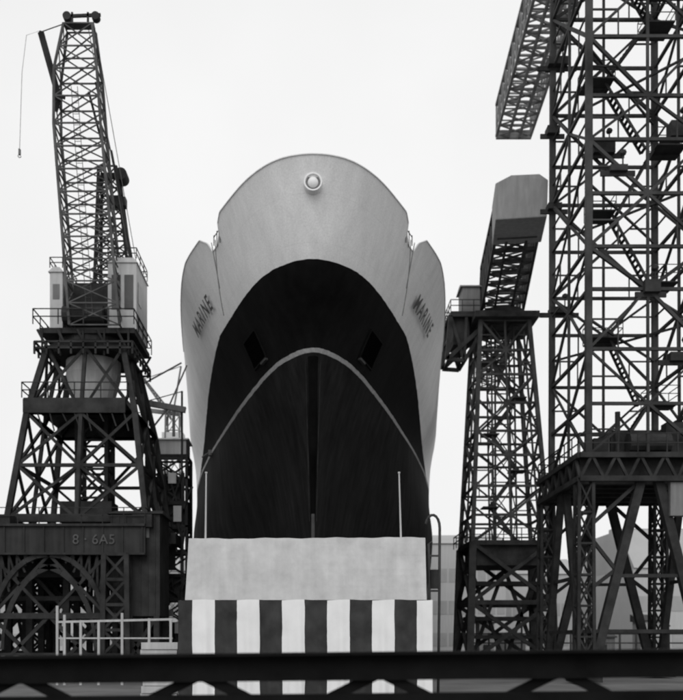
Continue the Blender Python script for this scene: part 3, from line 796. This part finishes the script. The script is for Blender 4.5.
pr_ = thing('pipe_railing', (-13, 50, 0), 'pale pipe railing and posts beside the slipway', 'railing')
t = MB()
t.beam((-14.2, 50, 3.5), (-7.8, 50, 3.65), .12); t.beam((-14.2, 50, 2.6), (-7.8, 50, 2.6), .08)
for (x, h) in ((-14.2, 4.4), (-13.8, 3.9), (-12.9, 3.6), (-11.9, 3.6), (-10.6, 4.0), (-9.1, 3.7), (-7.9, 3.7)): t.beam((x, 50, 0), (x, 50, h), .13)
t.build('rail', M_light, pr_)
bs = thing('board_stack', (-6.6, 38, 0), 'stack of pale boards beside the striped platform', 'boards')
t = MB()
for k in range(8): t.box(-7.1 + .05 * (k % 3), -5.6 + .04 * (k % 2), 37 - .06 * (k % 2), 39, .3 * k + .02, .3 * k + .30)
t.build('boards', M_light, bs)

# ------------------------------------------------------------------ background
def shed(x0, x1, y0, y1, h, label, rh=3.0, cols=10):
    e = thing('shipyard_shed', ((x0 + x1) / 2, y0, 0), label, 'shed')
    t = MB(); t.box(x0, x1, y0, y1, 0, h); t.build('wall', M_shed, e)
    t = MB()
    t.prism([(x0 + .01, y0 - .3, h + .01), (x1 - .01, y0 - .3, h + .01), (x1 - .01, y1, h + .01), (x0 + .01, y1, h + .01)], [(x0 + .01, y0 + 6, h + rh), (x1 - .01, y0 + 6, h + rh), (x1 - .01, y1 - 6, h + rh), (x0 + .01, y1 - 6, h + rh)])
    t.build('roof', M_shed2, e)
    c = (x1 - x0) / cols
    for r_ in range(max(1, int(h / 5))):
        t = MB()
        for k in range(cols): t.box(x0 + k * c + c * .1, x0 + k * c + c * .9, y0 - .06, y0 + .02, 1.5 + r_ * 5, 3.6 + r_ * 5)
        t.build('window_band', M_shedwin, e)
    t = MB(); t.box(x0 + 1, x1 - 1, (y0 + y1) / 2 - 1, (y0 + y1) / 2 + 1, h + rh + .01, h + rh + .9); t.build('roof_vent', M_shed2, e)
shed(18, 30, 140, 170, 17.5, 'hazy grey shed with window bands beyond the cranes', 2, 8)
shed(30.5, 44, 150, 170, 13.5, 'hazy grey flat roofed workshop beyond the cranes', 3, 10)
shed(44.5, 85, 125, 150, 12.5, 'long hazy grey shed with sloping roof', 6, 16)
shed(-75, -42, 160, 190, 11.0, 'low hazy shed with sloping roof behind the crane bridge', 3, 14)
shed(-41, -15, 150, 175, 14, 'low pale workshop behind the crane bridge', 2.5, 8)
rr = random.Random(9)
for k in range(9):
    x = 19 + k * 4.2 + rr.uniform(-1, 1); y = rr.uniform(92, 108); w_ = rr.uniform(1.4, 3); h_ = rr.uniform(2.4, 4.6)
    hut = thing('yard_hut', (x, y, 0), 'small grey yard hut with lean-to roof', 'hut', 'yard huts behind the cranes')
    t = MB(); t.box(x - w_ / 2, x + w_ / 2, y, y + 2.5, 0, h_); t.build('wall', M_mid if k % 2 else M_shed2, hut)
    t = MB(); t.prism([(x - w_ / 2 - .2, y - .2, h_), (x + w_ / 2 + .2, y - .2, h_), (x + w_ / 2 + .2, y + 2.7, h_), (x - w_ / 2 - .2, y + 2.7, h_)], [(x - w_ / 2 - .2, y - .2, h_ + .15), (x + w_ / 2 + .2, y - .2, h_ + .15), (x + w_ / 2 + .2, y + 2.7, h_ + .8), (x - w_ / 2 - .2, y + 2.7, h_ + .8)]); t.build('roof', M_steel2, hut)
    t = MB(); t.box(x - .4, x + .4, y - .04, y + .02, .1, 2.0); t.build('door', M_steel2, hut)
fn = thing('yard_fence', (30, 88, 0), 'dark post and rail fence across the yard', 'fence')
t = MB()
for k in range(26): t.beam((14 + k * 1.6, 88, 0), (14 + k * 1.6, 88, 3.2 if k % 4 else 3.9), .16)
for z in (1.2, 2.2, 3.1): t.beam((14, 88, z), (54, 88, z), .14)
t.build('rail', M_steel2, fn)
sk = MB(); x = -500; pts = []
while x < 600:
    pts.append((x, 6 + 5 * rr.random())); x += 14 + 20 * rr.random()
vs = []; fs = []
for i, (a, h) in enumerate(pts): vs += [(a, 520, 0), (a, 520, h), (a, 560, h)]
for i in range(len(pts) - 1): fs += [(3 * i, 3 * i + 3, 3 * i + 4, 3 * i + 1), (3 * i + 1, 3 * i + 4, 3 * i + 5, 3 * i + 2)]
sk.add(vs, fs); so = sk.build('hills', mat('hazy_hills', .6, .9, .1, .01)); so['kind'] = 'structure'  # hill colour paled to stand in for distance haze

# ------------------------------------------------------------------ foreground lattice barrier
fb = thing('lattice_barrier', (0, 6, 0), 'dark riveted steel lattice barrier rail across the quay edge', 'barrier')
def bz(x): return x * 0.010
t = MB()
t.beam((-6, 6, 2.32 + bz(-6)), (6, 6, 2.32 + bz(6)), .10, .18)
t.beam((-6, 5.95, 2.408 + bz(-6)), (6, 5.95, 2.408 + bz(6)), .2, .02)
t.build('top_rail', M_black, fb)
t = MB(); t.beam((-6, 6, 2.06 + bz(-6)), (6, 6, 2.06 + bz(6)), .10, .16); t.build('lower_rail', M_black, fb)
for k in range(10):
    t = MB()
    x = -5.95 + k * 1.2
    t.beam((x, 6.02, 2.08 + bz(x)), (x + .4, 6.02, 2.28 + bz(x)), .03, .07); t.beam((x + .4, 6.0, 2.28 + bz(x)), (x + .8, 6.0, 2.08 + bz(x)), .03, .07)
    t.build('brace', M_black, fb)
for x in (-5.8, -3.0, 3.1, 5.8):
    t = MB(); t.box(x - .08, x + .08, 6.06, 6.2, 0, 2.38 + bz(x)); t.build('post', M_black, fb)

# ------------------------------------------------------------------ light
w = bpy.data.worlds.new('World'); scene.world = w; w.use_nodes = True
nt = w.node_tree; N = nt.nodes; L = nt.links; bg = N['Background']
el = math.radians(36); az = math.radians(190)
sky = N.new('ShaderNodeTexSky'); sky.sky_type = 'NISHITA'; sky.sun_disc = False; sky.sun_elevation = el; sky.sun_rotation = az
bw = N.new('ShaderNodeRGBToBW'); L.new(sky.outputs[0], bw.inputs[0])
tc = N.new('ShaderNodeTexCoord'); ns = N.new('ShaderNodeTexNoise'); ns.inputs['Scale'].default_value = 1.6; ns.inputs['Detail'].default_value = 5
L.new(tc.outputs['Generated'], ns.inputs['Vector'])
mr = N.new('ShaderNodeMapRange'); mr.inputs[1].default_value = .3; mr.inputs[2].default_value = .7; mr.inputs[3].default_value = 8.4; mr.inputs[4].default_value = 9.9; L.new(ns.outputs[0], mr.inputs[0])
mx = N.new('ShaderNodeMix'); mx.data_type = 'FLOAT'; mx.inputs[0].default_value = .93; L.new(bw.outputs[0], mx.inputs[2]); L.new(mr.outputs[0], mx.inputs[3])
L.new(mx.outputs[0], bg.inputs['Color']); bg.inputs['Strength'].default_value = 0.1
sl = bpy.data.lights.new('sun', 'SUN'); sl.energy = 1.0; sl.angle = math.radians(35)
so = bpy.data.objects.new('sun', sl); COL.objects.link(so)
d = Vector((math.sin(az) * math.cos(el), math.cos(az) * math.cos(el), math.sin(el)))
so.rotation_euler = d.to_track_quat('Z', 'Y').to_euler()

# ------------------------------------------------------------------ camera
cam = bpy.data.cameras.new('camera'); co = bpy.data.objects.new('camera', cam); COL.objects.link(co)
co.location = (0, 0, EYE); co.rotation_euler = (math.radians(90), 0, 0)
cam.sensor_fit = 'VERTICAL'; cam.sensor_height = 24; cam.sensor_width = 24; cam.lens = 24 * 900 / 700
cam.shift_x = 28.5 / 700; cam.shift_y = 290 / 700
cam.clip_start = .1; cam.clip_end = 5000
cam.dof.use_dof = True; cam.dof.focus_distance = 16; cam.dof.aperture_fstop = 0.95
scene.camera = co
